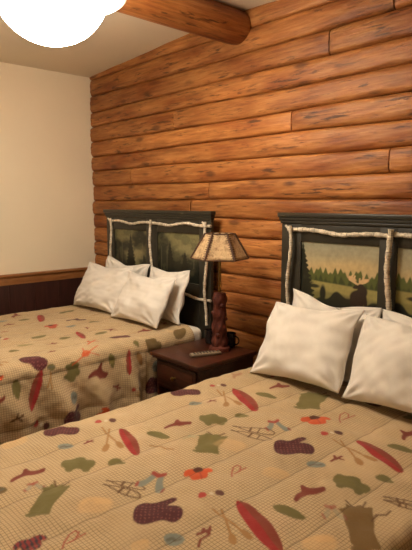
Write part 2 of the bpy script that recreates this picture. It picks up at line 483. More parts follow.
def scene_lake(moose):
    def fn(U, V):
        n = fbm(U, V, 3 + moose, 2.0, 4)
        C = np.zeros(U.shape + (3,))
        sky = sm(V + 0.04 * n, 0.42, 1.0)[..., None]
        C[:] = L3(190, 170, 128) * (1 - sky) + L3(150, 147, 124) * sky
        C = over(C, L3(196, 168, 116), 0.6 * ell(U, V, 0.55, 0.62, 0.5, 0.12, 0.1, 0.8))
        C = over(C, L3(122, 118, 96), 0.5 * sm(fbm(U * 0.6, V * 3, 9, 2, 3), 0.35, 0.9) * sm(V, 0.7, 0.85))
        # far tree line
        top = 0.59 - 0.04 * U + 0.05 * np.sin(U * 43) * np.sin(U * 17 + 1) + 0.03 * np.sin(U * 97) + 0.02 * n
        C = over(C, L3(84, 92, 44), sm(top - V, -0.01, 0.03))
        C = over(C, L3(56, 66, 34), sm(top - 0.12 - V + 0.03 * np.sin(U * 70), -0.01, 0.06))
        # meadow / water
        C = over(C, L3(150, 140, 84), sm(0.40 - 0.05 * U - V, -0.01, 0.02))
        C = over(C, L3(118, 112, 66), sm(0.26 - 0.04 * U + 0.02 * n - V, -0.02, 0.05) * 0.8)
        # near shrubs
        fg = 0.17 + 0.07 * np.sin(U * 11 + 2) + 0.03 * np.sin(U * 29) + 0.02 * n
        C = over(C, L3(34, 36, 26), sm(fg - V, -0.01, 0.03))
        C = over(C, L3(36, 38, 28), ell(U, V, 0.31, 0.2, 0.04, 0.13, 0, 0.3))
        C = over(C, L3(36, 38, 28), ell(U, V, 0.19, 0.30, 0.07, 0.03, 0, 0.4))
        C = over(C, L3(30, 34, 24), spruce(U, V, 0.02, 0.05, 1.02, 0.2, 5, 1) if moose else spruce(U, V, 0.95, 0.05, 0.9, 0.18, 5, 1))
        C = over(C, L3(30, 34, 24), sm(0.15 - U + 0.05 * np.sin(V * 40), 0, 0.05) * sm(0.42 - V, 0, 0.1) if moose else sm(U - 0.9, 0, 0.05) * sm(0.4 - V, 0, 0.1))
        if moose:
            B = L3(42, 28, 22); A = L3(206, 172, 130)
            for (p, q, w) in [((0.74, 0.42), (0.66, 0.47), 0.016), ((0.76, 0.41), (0.84, 0.45), 0.016), ((0.67, 0.46), (0.69, 0.54), 0.010),
                              ((0.70, 0.45), (0.72, 0.53), 0.010), ((0.82, 0.44), (0.82, 0.52), 0.010), ((0.85, 0.45), (0.88, 0.50), 0.009), ((0.78, 0.43), (0.78, 0.50), 0.009)]:
                C = over(C, A, seg(U, V, p, q, w))
            C = over(C, A, ell(U, V, 0.685, 0.485, 0.060, 0.032, -0.5, 0.3)); C = over(C, A, ell(U, V, 0.835, 0.470, 0.058, 0.030, 0.4, 0.3))
            C = over(C, B, ell(U, V, 0.77, 0.20, 0.105, 0.12, 0.15, 0.12))
            C = over(C, B, ell(U, V, 0.81, 0.29, 0.065, 0.10, -0.2, 0.15))
            C = over(C, B, ell(U, V, 0.80, 0.365, 0.045, 0.055, 0.1, 0.15))
            C = over(C, B, ell(U, V, 0.745, 0.365, 0.05, 0.025, 0.3, 0.2))
            for x in (0.69, 0.73, 0.81, 0.86):
                C = over(C, B, seg(U, V, (x, 0.17), (x + 0.005, -0.05), 0.02))
        return C
    return fn
def scene_mist(kind):
    def fn(U, V):
        n = fbm(U, V, 20 + kind, 2.0, 5)
        C = np.zeros(U.shape + (3,)); C[:] = L3(34, 36, 26)
        C = over(C, L3(128, 122, 82), sm(n + 1.3 * (V - 0.45) - 0.9 * np.abs(U - 0.55), -0.35, 0.75) * 0.9)
        C = over(C, L3(150, 142, 104), ell(U, V, 0.6 + 0.1 * kind, 0.55, 0.28, 0.3, 0.3, 0.9) * 0.55 * sm(n, -0.4, 0.4))
        C = over(C, L3(80, 80, 54), sm(fbm(U, V, 40 + kind, 5, 4), 0.1, 0.6) * 0.6)
        lst = [(0.5, 0.0, 0.95, 0.2), (0.12, 0, 0.55, 0.16), (0.9, 0, 0.5, 0.15)] if kind == 0 else [(0.3, 0, 0.86, 0.17), (0.66, 0, 0.66, 0.17), (0.95, 0, 0.5, 0.15), (0.05, 0, 0.5, 0.15)]
        for i, (c, b, t_, w) in enumerate(lst):
            C = over(C, L3(26, 28, 20), spruce(U, V, c, b, t_, w, i, 1))
        C = over(C, L3(26, 28, 20), sm(0.16 + 0.05 * n - V, -0.02, 0.08))
        for i in range(3):
            x = (0.08, 0.22, 0.86)[i]
            C = over(C, L3(120, 114, 84), seg(U, V, (x, 0.1 + 0.1 * i), (x + 0.01, 0.7), 0.007) * 0.6)
        return C
    return fn

# ------------------------------------------------------------------ beds
def branch(name, pts, rad, parent, knobs=()):
    bm = bmesh.new()
    # densify with catmull-rom
    P = [Vector(p) for p in pts]; D = []
    for i in range(len(P) - 1):
        p0 = P[max(i - 1, 0)]; p1 = P[i]; p2 = P[i + 1]; p3 = P[min(i + 2, len(P) - 1)]
        for k in range(8):
            t = k / 8
            D.append(0.5 * ((2 * p1) + (p2 - p0) * t + (2 * p0 - 5 * p1 + 4 * p2 - p3) * t * t + (3 * p1 - p0 - 3 * p2 + p3) * t ** 3))
    D.append(P[-1])
    D2 = []
    for a, b in zip(D[:-1], D[1:]):
        for k in range(4): D2.append(a.lerp(b, k / 4))
    D2.append(D[-1])
    rs = [rad * (1 + 0.10 * math.sin(i * 0.31 + rad * 999) + 0.06 * math.sin(i * 1.3)) for i in range(len(D2))]
    tube(bm, D2, rs, 10)
    for (p, q) in knobs:
        tube(bm, [p, Vector(p).lerp(Vector(q), 0.5), q], [rad * 0.8, rad * 0.7, rad * 0.6], 8)
    nring = len(D2)
    o = obj(name, bm, BIRCH, parent)
    me = o.data; at = me.attributes.new('tick', 'FLOAT', 'POINT')
    vals = np.zeros(len(me.vertices), np.float32)
    i = 0
    while i < nring:
        i += random.randint(3, 9)
        if i < nring:
            k0 = random.randint(0, 9)
            for k in range(random.randint(3, 8)): vals[i * 10 + (k0 + k) % 10] = random.uniform(0.5, 1)
    at.data.foreach_set('value', vals)
    return o

def make_bed(cx, half, ztop, label, painters, pan_x, post_x, side):
    """bed with its own headboard; ztop = top of the mattress"""
    root = empty('bed', (cx, 1.5, 0)); tag(root, label, 'bed', 'two matching double beds')
    def rel(o): o.location = (-cx, -1.5, 0); return o
    w = half - 0.055; y0, y1 = 0.48, 2.525
    bm = bmesh.new(); box(bm, (cx - w, y0, ztop - 0.25), (cx + w, y1, ztop), 0.045, 4)
    mt = rel(obj('mattress', bm, SHEET, root)); mt['label'] = 'white sheeted mattress'
    bm = bmesh.new(); box(bm, (cx - w, y0, ztop - 0.46), (cx + w, y1, ztop - 0.252), 0.02, 3)
    rel(obj('box_spring', bm, MATT, root))
    bm = bmesh.new()
    zb = ztop - 0.462
    box(bm, (cx - w, y0 + .02, zb - 0.035), (cx - w + 0.04, y1, zb), 0.003); box(bm, (cx + w - 0.04, y0 + .02, zb - 0.035), (cx + w, y1, zb), 0.003)
    for yy in (y0 + .02, 1.5, y1 - .04): box(bm, (cx - w, yy, zb - 0.03), (cx + w, yy + 0.04, zb - 0.002), 0.003)
    rel(obj('bed_frame', bm, FRAMEM, root))
    for sx in (-1, 1):
        for yy in (y0 + 0.15, y1 - 0.15):
            bm = bmesh.new(); lathe(bm, [(0.018, 0.0), (0.02, 0.004), (0.018, 0.012), (0.016, zb - 0.036)], 14, (cx + sx * (w - 0.02), yy, 0))
            rel(obj('leg', bm, FRAMEM, root))
    # headboard : board with stiles and rails, stepped cornice
    hb = bmesh.new(); hx0, hx1 = (cx - 0.697, cx + 0.683) if side == 'far' else (cx - 0.738, cx + 0.738)
    ztp = H - 0.128
    yb, yf = 2.588, 2.572
    box(hb, (hx0, yf, 0.0), (hx1, yb, ztp), 0.004)
    zp0, zp1 = H - 0.605, H - 0.235
    xs = [hx0] + [v for p in pan_x for v in p] + [hx1]
    for k in (0, 2, 4):
        box(hb, (xs[k], yf - 0.014, 0.25), (xs[k + 1], yf + 0.001, ztp), 0.004)
    for p in pan_x:
        box(hb, (p[0] - .004, yf - 0.0135, zp1), (p[1] + .004, yf + 0.001, ztp), 0.004)
        box(hb, (p[0] - .004, yf - 0.0135, 0.25), (p[1] + .004, yf + 0.001, zp0), 0.004)
    head = rel(obj('headboard', hb, GREEN, root)); head['label'] = 'dark green wooden headboard with two painted panels'
    def relh(o): return o
    bm = bmesh.new()
    for (a, b, ov) in [(-0.130, -0.110, 0.008), (-0.112, -0.090, 0.014), (-0.092, -0.064, 0.022)]:
        box(bm, (hx0 - ov, yf - 0.014 - ov, H + a), (hx1 + ov, yb, H + b), 0.006, 3)
    relh(obj('cornice', bm, GREEN, head))
    for p, fn in zip(pan_x, painters):
        grid_obj('painted_panel', p[1] - p[0], zp1 - zp0, 150, 126, fn, PAINT, head, yf - 0.004, p[0], zp0, 0.006)
    # birch branches lashed on as a trellis
    yr = yf - 0.026; R0 = 0.0125
    for a, b in zip(post_x[:-1], post_x[1:]):
        n = 7; amp = 0.014 if side == 'far' else 0.011
        pts = []
        for i in range(n):
            t = i / (n - 1)
            zz = H - 0.166 - (0.012 if side == 'near' else 0.004) * t + amp * math.sin(t * 8.5 + a * 3) * math.sin(PI * t)
            pts.append((a + (b - a) * t + (0.012 if i == 0 else 0) * 0, yr, zz))
        pts[0] = (a - (0.03 if a == post_x[0] else 0.0) + 0.002, yr, pts[0][2]); pts[-1] = (b + (0.035 if b == post_x[-1] else -0.004), yr, pts[-1][2])
        branch('birch_branch', pts, R0 * (1.0 if side == 'near' else 0.9), head)
        pts = [(a + (b - a) * i / 6 + (0.0 if 0 < i < 6 else (-0.03 if i == 0 and a == post_x[0] else (0.03 if i == 6 and b == post_x[-1] else 0))), yr, H - 0.70 + 0.012 * math.sin(i * 1.4 + b)) for i in range(7)]
        branch('birch_branch', pts, R0 * 0.85, head)
    for j, x in enumerate(post_x):
        amp = 0.012
        pts = []
        for i in range(9):
            t = i / 8; zz = H - 0.118 - 0.022 + (ztop + 0.02 - H + 0.14) * t
            if i == 0: zz = H - 0.14
            pts.append((x + amp * math.sin(i * 1.25 + j * 2.0 + 0.4) * (0.25 if i == 0 else 1), yr - 0.021, zz))
        branch('birch_branch', pts, R0 * (1.15 if (side == 'near' and j == 1) else 0.85), head,
               [((x, yr - 0.021, H - 0.165), (x - 0.028, yr - 0.028, H - 0.140))] if j != 1 else [])
    return root

# ------------------------------------------------------------------ quilt print
def poly_sd(S, T, P):
    """signed distance (positive inside) to polygon P for points S,T"""
    P = np.asarray(P, float); n = len(P)
    d = np.full(S.shape, 1e9); ins = np.zeros(S.shape, bool)
    for i in range(n):
        ax, ay = P[i]; bx, by = P[(i + 1) % n]
        dx, dy = bx - ax, by - ay
        t = np.clip(((S - ax) * dx + (T - ay) * dy) / (dx * dx + dy * dy + 1e-12), 0, 1)
        d = np.minimum(d, np.hypot(S - ax - t * dx, T - ay - t * dy))
        c = (ay > T) != (by > T)
        with np.errstate(divide='ignore', invalid='ignore'):
            xi = ax + (T - ay) * dx / (dy if dy != 0 else 1e-12)
        ins ^= c & (S < xi)
    return np.where(ins, d, -d)
def smoothp(P, it=2):
    P = [tuple(p) for p in P]
    for _ in range(it):
        Q = []
        for i in range(len(P)):
            a = P[i]; b = P[(i + 1) % len(P)]
            Q.append((a[0] * .75 + b[0] * .25, a[1] * .75 + b[1] * .25)); Q.append((a[0] * .25 + b[0] * .75, a[1] * .25 + b[1] * .75))
        P = Q
    return P
MAROON = (74, 20, 26); RED = (150, 32, 30); BROWNRED = (110, 52, 32); OLIVE = (106, 97, 50); RUST = (116, 46, 30); BLUE = (122, 128, 118)
ORANGE = (188, 74, 26); TAN = (156, 116, 66); DKBR = (96, 66, 34); PEACH = (206, 168, 118); DKOL = (104, 84, 46); WHITE = (206, 196, 170); NAVY = (56, 42, 50)
TPL = {
 'mitten': [(-.5, -.2), (-.47, .18), (-.3, .3), (-.12, .25), (.0, .28), (.22, .42), (.36, .40), (.34, .30), (.14, .17), (.26, .17), (.42, .14), (.5, -.02), (.44, -.2), (.28, -.28), (.1, -.22), (-.1, -.3), (-.34, -.34)],
 'mittenb': [(-.5, -.02), (-.45, .16), (-.25, .2), (-.05, .3), (.12, .2), (.3, .22), (.46, .14), (.5, -.04), (.42, -.2), (.2, -.22), (.0, -.16), (-.2, -.24), (-.42, -.18)],
 'lens': [(-.5, 0), (-.36, .11), (-.12, .165), (.15, .165), (.38, .10), (.5, 0), (.38, -.10), (.15, -.165), (-.12, -.165), (-.36, -.11)],
 'canoe': [(-.5, -.02), (-.36, .075), (-.1, .125), (.18, .12), (.4, .06), (.5, -.02), (.38, -.1), (.1, -.13), (-.2, -.12), (-.4, -.08)],
 'leaf': [(-.5, 0), (-.34, .17), (-.1, .25), (.15, .2), (.34, .1), (.44, .08), (.5, .0), (.4, -.12), (.15, -.21), (-.12, -.22), (-.36, -.14)],
 'bird': [(-.5, -.12), (-.3, .02), (-.14, .06), (-.1, .22), (.0, .25), (.06, .1), (.28, .08), (.5, .12), (.48, -.02), (.3, -.06), (.1, -.1), (-.08, -.06), (-.3, -.12), (-.46, -.22)],
 'bear': [(-.5, .1), (-.44, .3), (-.25, .26), (-.05, .36), (.16, .34), (.2, .18), (.34, .2), (.5, .08), (.46, -.12), (.36, -.2), (.34, -.34), (.18, -.36), (.12, -.2), (-.08, -.22), (-.14, -.36), (-.3, -.34), (-.34, -.16), (-.46, -.08)],
 'moose': [(-.5, .06), (-.44, .2), (-.36, .12), (-.34, .17), (-.1, .16), (.1, .2), (.28, .2), (.34, .28), (.38, .14), (.5, .16), (.42, .05), (.5, -.04), (.4, -.08), (.46, -.2), (.32, -.17), (.1, -.17), (-.1, -.13), (-.28, -.16), (-.4, -.2), (-.42, -.06)],
 'shirt': [(-.5, -.02), (-.42, .2), (-.2, .28), (.0, .2), (.2, .28), (.42, .22), (.5, .02), (.36, -.04), (.3, .03), (.26, -.3), (.0, -.36), (-.26, -.34), (-.3, .0), (-.4, -.08)],
 'socka': [(-.46, -.18), (-.3, -.24), (-.1, -.02), (.0, .2), (-.18, .26), (-.28, .04), (-.46, -.06)],
 'sockb': [(.5, -.26), (.3, -.3), (.12, -.08), (.02, .16), (.2, .26), (.26, .06), (.46, -.12)],
 'oval': [(-.5, 0), (-.4, .2), (-.1, .3), (.25, .27), (.46, .1), (.5, -.05), (.36, -.22), (.05, -.3), (-.3, -.24)],
 'cap': [(-.5, -.06), (-.34, .22), (-.05, .3), (.2, .24), (.32, .02), (.5, -.04), (.46, -.16), (.1, -.2), (-.3, -.24)],
 'patch': [(-.5, -.3), (-.42, .3), (.1, .36), (.5, .26), (.46, -.24), (.1, -.34)],
}
class Printer:
    def __init__(s, S, T):
        s.S, s.T = S, T
        s.C = np.zeros(S.shape + (3,)); s.A = np.zeros(S.shape)
    def win(s, x, y, r):
        m = (np.abs(s.S - x) < r) & (np.abs(s.T - y) < r)
        ii = np.where(m.any(1))[0]; jj = np.where(m.any(0))[0]
        if len(ii) == 0 or len(jj) == 0: return None
        return slice(ii[0], ii[-1] + 1), slice(jj[0], jj[-1] + 1)
    def put(s, w, m, col):
        c = L3(*col) if not isinstance(col, np.ndarray) else col
        a0 = s.A[w]; na = a0 * (1 - m) + m
        cw = s.C[w]; wt = (m / np.maximum(na, 1e-6))[..., None]
        s.C[w] = cw * (1 - wt) + c * wt; s.A[w] = na
    def motif(s, a, b, kind, col, flip=1, al=1.0, wd=1.0):
        a = np.array(a); b = np.array(b); c = (a + b) / 2; d = b - a; Ln = max(np.hypot(*d), 1e-4)
        e = d / Ln; f = np.array([e[1], -e[0]]) * flip
        wd = wd * {'mitten': 1.3, 'mittenb': 1.35, 'bird': 1.7, 'socks': 1.7, 'bear': 1.15, 'oval': 1.4, 'leaf': 1.0, 'shoes': 1.15, 'shirt': 1.2, 'cap': 1.4, 'pair': 1.5, 'canoe': 0.92, 'twig': 1.2}.get(kind, 1.0)
        w = s.win(c[0], c[1], Ln * 0.75 + 0.02)
        if w is None: return
        S = s.S[w] - c[0]; T = s.T[w] - c[1]
        x = (S * e[0] + T * e[1]) / Ln; y = (S * f[0] + T * f[1]) / Ln / wd
        aa = 0.0025 / Ln
        def fill(P, col, k=al, sh=2):
            m = sm(poly_sd(x, y, smoothp(P, sh)), -aa, aa) * k
            s.put(w, m, col); return m
        def line(pts, wid, col, k=al):
            m = np.zeros(x.shape)
            for p, q in zip(pts[:-1], pts[1:]): m = np.maximum(m, seg(x, y, p, q, wid / Ln, aa))
            s.put(w, m * k, col)
        if kind in ('mitten', 'mittenb'):
            m = fill(TPL[kind], col)
            g = ((np.mod((x * Ln + 9), 0.013) < 0.005) & (np.mod((y * Ln + 9), 0.013) < 0.005)) * m
            s.put(w, g * 0.3, (176, 110, 96))
        elif kind == 'canoe':
            m = fill(TPL['canoe'], col); up = sm(y, -0.01, 0.01) * m
            s.put(w, up * 0.85, (124, 58, 36))
        elif kind == 'socks':
            fill(TPL['socka'], col); fill(TPL['sockb'], col)
            line([(-.2, .24), (.0, .2)], 0.006, (150, 62, 48)); line([(.03, .2), (.2, .27)], 0.006, (150, 62, 48))
            line([(-.46, -.1), (-.42, -.2)], 0.005, (150, 70, 56)); line([(.46, -.14), (.47, -.24)], 0.005, (130, 66, 52))
        elif kind == 'shirt':
            fill(TPL['shirt'], col)
            fill([(-.18, .26), (-.12, .1), (.02, .06), (.16, .12), (.2, .27), (.02, .34)], (84, 40, 20))
            line([(.05, .1), (.06, -.3)], 0.003, (150, 52, 20), 0.8)
        elif kind == 'stripes':
            m = fill(TPL['shirt'], col)
            s.put(w, m * (np.mod(x * 7 + 9, 1) < 0.45), NAVY)
        elif kind == 'oval':
            fill(TPL['oval'], col)
            line([(-.3, -.05), (-.1, .06), (.1, -.02), (.3, .05)], 0.004, (96, 92, 78), 0.9)
        elif kind == 'paddles':
            line([(-.5, .02), (.3, .1)], 0.004, col); line([(-.42, .14), (.3, -.12)], 0.004, col)
            fill([(.15, .09), (.3, .17), (.5, .16), (.5, .05), (.3, .05)], col); fill([(.15, -.06), (.3, -.04), (.5, -.16), (.42, -.24), (.26, -.17)], col)
        elif kind == 'loop':
            line([(-.5, -.1), (-.2, .1), (.2, .26), (.44, .2), (.42, .02), (.1, -.12), (-.2, -.02), (.5, -.2)], 0.003, col)
        elif kind == 'shoes':
            el = [(0.03 + .40 * math.cos(q) , .13 + (.09 + .03 * math.cos(q)) * math.sin(q)) for q in np.linspace(0, 6.28, 18)]
            e2 = [(0.06 + .40 * math.cos(q), -.10 + (.09 + .03 * math.cos(q)) * math.sin(q) - .05 * math.cos(q)) for q in np.linspace(0, 6.28, 18)]
            line(el, 0.0028, col); line(e2, 0.0028, col)
            line([(-.12, .22), (-.1, .05)], 0.005, col); line([(.08, .24), (.08, .03)], 0.003, col); line([(-.04, -.18), (-.02, 0.0)], 0.005, col); line([(.16, -.2), (.16, -.03)], 0.003, col); line([(-.5, .12), (-.36, .13)], 0.004, col); line([(-.48, -.04), (-.33, -.06)], 0.004, col)
        elif kind == 'twig':
            line([(-.5, -.1), (0, 0), (.5, .1)], 0.005, col); line([(-.1, -.02), (.1, .3)], 0.005, col); line([(.1, 0), (.3, -.25)], 0.004, col)
            fill([(-.2, .0), (0, .16), (.2, .04), (0, -.14)], col)
        elif kind == 'pair':
            fill([(-.5, -.1), (-.4, .14), (-.2, .1), (-.14, -.06), (-.3, -.14)], (160, 50, 40)); fill([(-.1, -.04), (-.02, .1), (.1, .08), (.1, -.08)], WHITE, 0.7)
            fill([(.12, -.02), (.2, .16), (.4, .14), (.5, -.04), (.34, -.16)], (88, 46, 36))
        elif kind == 'hook':
            line([(-.5, 0), (-.1, .14), (.2, 0), (.5, .08)], 0.004, col)
        elif kind == 'patch':
            m = sm(poly_sd(x, y, smoothp(TPL['patch'], 2)), -0.06, 0.10) * al
            s.put(w, m * (0.6 + 0.4 * sm(fbm(x, y, 5, 3, 3), -.5, .5)), col)
        else:
            fill(TPL[kind], col)
            if kind == 'moose': line([(.42, .05), (.56, .14)], 0.003, DKBR); line([(.42, -.06), (.56, -.12)], 0.003, DKBR)

def wavefield(seed, n, lo, hi, amp):
    r = np.random.RandomState(seed)
    W = []
    for _ in range(n):
        lam = r.uniform(lo, hi); a = r.uniform(0, PI); W.append((2 * PI / lam * math.cos(a), 2 * PI / lam * math.sin(a), r.uniform(0, 6.28), amp * lam / hi))
    return lambda X, Y: sum(A * np.sin(kx * X + ky * Y + p) for kx, ky, p, A in W)

def comforter(cx, hw, ztop, yhead, yfoot, drop_l, drop_r, rad, res, motifs, label, seed, gap_y=None):
    w = hw
    flat = w - rad; arc = PI / 2 * rad
    sl = flat + arc + (drop_l - rad); sr = flat + arc + (drop_r - rad)
    Lf = (yhead - yfoot) - rad; tl = Lf + arc + (0.42 - rad)
    ns = int((sl + sr) / res) + 1; nt = int((tl) / res) + 1
    s = np.linspace(-sl, sr, ns); t = np.linspace(0, tl, nt)
    S, T = np.meshgrid(s, t)
    def prof(a, fl):
        th = np.clip((a - fl) / rad, 0, PI / 2)
        pos = np.where(a < fl, a, fl + rad * np.sin(th)); dep = np.where(a < fl, 0, rad * (1 - np.cos(th)))
        ext = np.maximum(a - fl - arc, 0)
        return pos, dep + ext, th
    ax, dx, th = prof(np.abs(S), flat); ay, dy, tv = prof(T, Lf)
    X = cx + np.sign(S) * ax; Y = yhead - ay
    dep = np.maximum(dx, dy); Z = ztop - dep
    nx = np.sign(S) * np.sin(th); ny = -np.sin(tv); nz = np.cos(np.maximum(th, tv))
    wf = wavefield(seed, 9, 0.16, 0.7, 0.0022); wf2 = wavefield(seed + 5, 8, 0.05, 0.14, 0.0009)
    dN = wf(S, T) + wf2(S, T)
    q = np.abs(np.mod((S - SEAM0) / SEAMD + 0.5, 1) - 0.5) * SEAMD       # distance to nearest quilting seam
    dN += 0.007 * (1 - np.exp(-q / 0.035)) - 0.006
    hang = sm(dx, 0.03, 0.35)
    ph = wavefield(seed + 9, 3, 0.5, 0.9, 0.35)(S * 0.3, T)
    fold = 0.5 + 0.5 * np.sin(2 * PI * T / 0.21 + 2.4 * np.sin(T * 3.1) + 3.0 * hang * np.sin(T * 1.7 + seed) + ph)
    fold2 = 0.5 + 0.5 * np.sin(2 * PI * T / 0.33 + 1.3 + 2.0 * np.sin(T * 2.3 + 1))
    if seed == 31: amp = 0.062 * np.where(Y > 1.95, 0.22, 1.0) * (0.35 + 0.65 * sm(Y, 0.6, 1.5))
    else: amp = 0.03
    lat = hang * (fold ** 1.5 * amp + fold2 * amp * 0.5) + hang * 0.012 * (1 if seed != 31 else np.where(Y > 1.95, 0.2, 1.0))
    X = X + nx * (dN + lat); Y = Y + ny * (dN + 0.02 * sm(dy, .03, .3) * (0.5 + 0.5 * np.sin(S * 21))); Z = Z + nz * dN
    # hem at the head end: thicker rolled edge
    hemb = 0.010 * np.exp(-(T / 0.05) ** 2); Z = Z + hemb * nz; X = X + hemb * nx * 0.5
    # print
    pr = Printer(S, T)
    def st(px, py):
        r = ray(px, py); k = (ztop - H) / r[2]; x, y = r[0] * k, r[1] * k
        if abs(x - cx) <= w - rad * 0.4: 
            return (x - cx, yhead - y)
        sg = 1 if x > cx else -1
        k = (cx + sg * w) / r[0]; y = r[1] * k; z = H + r[2] * k
        d = max(ztop - z, 0)
        return (sg * (flat + arc + max(d - rad, -0.5 * rad)), yhead - y)
    used = []
    for mo in motifs:
        (p, q_, kind, col), rest = mo[:4], mo[4:]
        a, b = st(*p), st(*q_)
        kw = rest[0] if rest else {}
        pr.motif(a, b, kind, col, **kw)
        used.append(((a[0] + b[0]) / 2, (a[1] + b[1]) / 2, math.hypot(a[0] - b[0], a[1] - b[1]) / 2))
    # the print runs on over the rest of the cloth
    kinds = [('mitten', MAROON, .17), ('canoe', RED, .2), ('leaf', OLIVE, .11), ('bird', RUST, .12), ('socks', BLUE, .11), ('shirt', ORANGE, .12), ('bear', OLIVE, .14), ('oval', BLUE, .08),
             ('paddles', TAN, .17), ('moose', OLIVE, .17), ('cap', OLIVE, .07), ('pair', RED, .1), ('shoes', DKBR, .17), ('twig', RUST, .05), ('loop', RED, .09)]
    rr = np.random.RandomState(seed + 2)
    for k in range(900):
        x, y = rr.uniform(-sl, sr), rr.uniform(0.02, tl)
        kd, cl_, ln = kinds[k % len(kinds)]
        if all(math.hypot(x - u[0], y - u[1]) > u[2] * 0.85 + ln / 2 + 0.055 for u in used):
            an = rr.uniform(0, 6.28); dx_, dy_ = math.cos(an) * ln / 2, math.sin(an) * ln / 2
            pr.motif((x - dx_, y - dy_), (x + dx_, y + dy_), kd, cl_); used.append((x, y, ln / 2))
    P = np.stack([X, Y, Z], -1).reshape(-1, 3)
    idx = np.arange(ns * nt).reshape(nt, ns)
    F = np.stack([idx[:-1, :-1], idx[1:, :-1], idx[1:, 1:], idx[:-1, 1:]], -1).reshape(-1, 4)
    me = bpy.data.meshes.new('comforter')
    me.vertices.add(len(P)); me.vertices.foreach_set('co', P.astype(np.float32).ravel())
    me.loops.add(F.size); me.loops.foreach_set('vertex_index', F.ravel().astype(np.int32))
    me.polygons.add(len(F)); me.polygons.foreach_set('loop_start', np.arange(0, F.size, 4, dtype=np.int32))
    me.update(calc_edges=True)
    uvl = me.uv_layers.new(name='quilt')
    UV = np.stack([S.ravel(), T.ravel()], -1)[F.ravel()]
    uvl.data.foreach_set('uv', UV.astype(np.float32).ravel())
    at = me.attributes.new('print', 'FLOAT_COLOR', 'POINT')
    at.data.foreach_set('color', np.concatenate([pr.C.reshape(-1, 3), pr.A.reshape(-1, 1)], 1).astype(np.float32).ravel())
    me.validate()
    o = mesh_obj('comforter', me, QUILT)
    sd = o.modifiers.new('thickness', 'SOLIDIFY'); sd.thickness = 0.014; sd.offset = -1
    nz_mean = np.mean([p.normal.z for p in me.polygons[: 200]])
    tag(o, label, 'comforter', 'quilted comforters printed with cabin motifs')
    return o

RB = [  # near bed : two pixels of the motif's long axis, shape, colour
 ((43, 432.5), (80, 430.5), 'mittenb', MAROON), ((57, 446), (74, 444.5), 'oval', BLUE), ((84, 443), (93, 440), 'twig', RUST), ((60, 465), (96, 463), 'bear', OLIVE),
 ((9, 477), (46, 470), 'bird', RUST), ((23, 489), (44, 484), 'socks', (150, 146, 128), dict(wd=.7, al=.7)), ((34, 519), (61, 483), 'moose', OLIVE), ((-8, 494), (7, 488), 'oval', DKOL),
 ((12, 549), (48, 537), 'stripes', (134, 44, 44)), ((60, 548), (81, 531), 'loop', RED, dict(al=.8)), ((104, 484), (145, 491), 'shoes', DKBR), ((76, 508), (114, 503), 'patch', PEACH, dict(al=.75)),
 ((0, 446), (28, 438), 'patch', PEACH, dict(al=.75)),
 ((133, 512), (184, 511), 'mitten', MAROON), ((121, 427), (139, 457), 'canoe', RED, dict(wd=.8)), ((146, 432), (170, 438), 'leaf', OLIVE), ((164, 424), (192, 424), 'bird', RUST), ((183, 437), (197, 435), 'twig', (150, 150, 118), dict(al=.7)),
 ((183, 473), (214, 471), 'shirt', ORANGE), ((139, 478), (168, 483), 'socks', BLUE, dict(wd=1.1)), ((107, 462), (126, 461), 'cap', OLIVE), ((101, 428), (116, 450), 'paddles', TAN),
 ((163, 537), (185, 539), 'oval', BLUE), ((197, 496), (225, 493), 'pair', RED), ((197, 533), (211, 530), 'twig', RUST), ((94, 422), (117, 420), 'pair', RED),
 ((204, 454), (216, 433), 'moose', OLIVE, dict(wd=1.5)), ((234, 387), (258, 411), 'canoe', RED), ((255, 392), (277, 397), 'leaf', OLIVE), ((269, 386), (290, 387), 'bird', RUST), ((216, 390), (236, 407), 'paddles', TAN),
 ((199, 420), (228, 419), 'bear', OLIVE), ((234, 415), (249, 415), 'cap', OLIVE), ((264, 426), (288, 425), 'socks', BLUE, dict(wd=1.1)), ((300, 420), (332, 420), 'shirt', ORANGE), ((231, 428), (276, 436), 'shoes', DKBR),
 ((273, 447), (315, 448), 'mitten', MAROON), ((209, 386), (227, 385), 'pair', RUST), ((207, 402), (216, 400), 'twig', RUST), ((305, 409), (318, 393), 'moose', OLIVE, dict(wd=1.5)),
 ((338, 422), (350, 414), 'loop', RED, dict(al=.8)), ((320, 435), (343, 433), 'pair', RUST), ((357, 438), (405, 472), 'canoe', RED), ((332, 440), (372, 464), 'paddles', TAN), ((330, 460), (343, 457), 'twig', RUST),
 ((306, 463), (326, 464), 'oval', BLUE), ((386, 444), (416, 451), 'leaf', OLIVE), ((398, 436), (418, 432), 'bird', RUST), ((238, 499), (284, 556), 'canoe', RED), ((272, 506), (306, 519), 'leaf', OLIVE),
 ((290, 495), (327, 491), 'bird', RUST), ((212, 509), (246, 542), 'paddles', TAN), ((230, 476), (242, 466), 'loop', RED, dict(al=.8)), ((332, 479), (371, 489), 'bear', OLIVE), ((375, 475), (395, 481), 'cap', OLIVE),
 ((384, 499), (418, 506), 'shoes', DKBR), ((367, 552), (357, 503), 'moose', (112, 86, 44), dict(wd=1.0)), ((321, 512), (344, 512), 'socks', (150, 146, 122), dict(al=.6)), ((300, 545), (338, 540), 'patch', PEACH, dict(al=.8)),
 ((170, 393), (201, 391.5), 'mittenb', MAROON), ((189, 404.5), (202, 402.5), 'oval', BLUE), ((215, 440), (246, 448), 'patch', PEACH, dict(al=.5)), ((130, 548), (150, 541), 'patch', PEACH, dict(al=.7)),
 ((230, 378), (243, 374), 'bird', (150, 92, 62), dict(al=.6)), ((300, 380), (316, 384), 'leaf', (140, 122, 74), dict(al=.8)), ((262, 470), (290, 476), 'patch', PEACH, dict(al=.6)), ((210, 526), (196, 545), 'hook', RUST),
 ((372, 520), (392, 512), 'hook', DKBR), ((150, 446), (172, 452), 'hook', TAN),
]
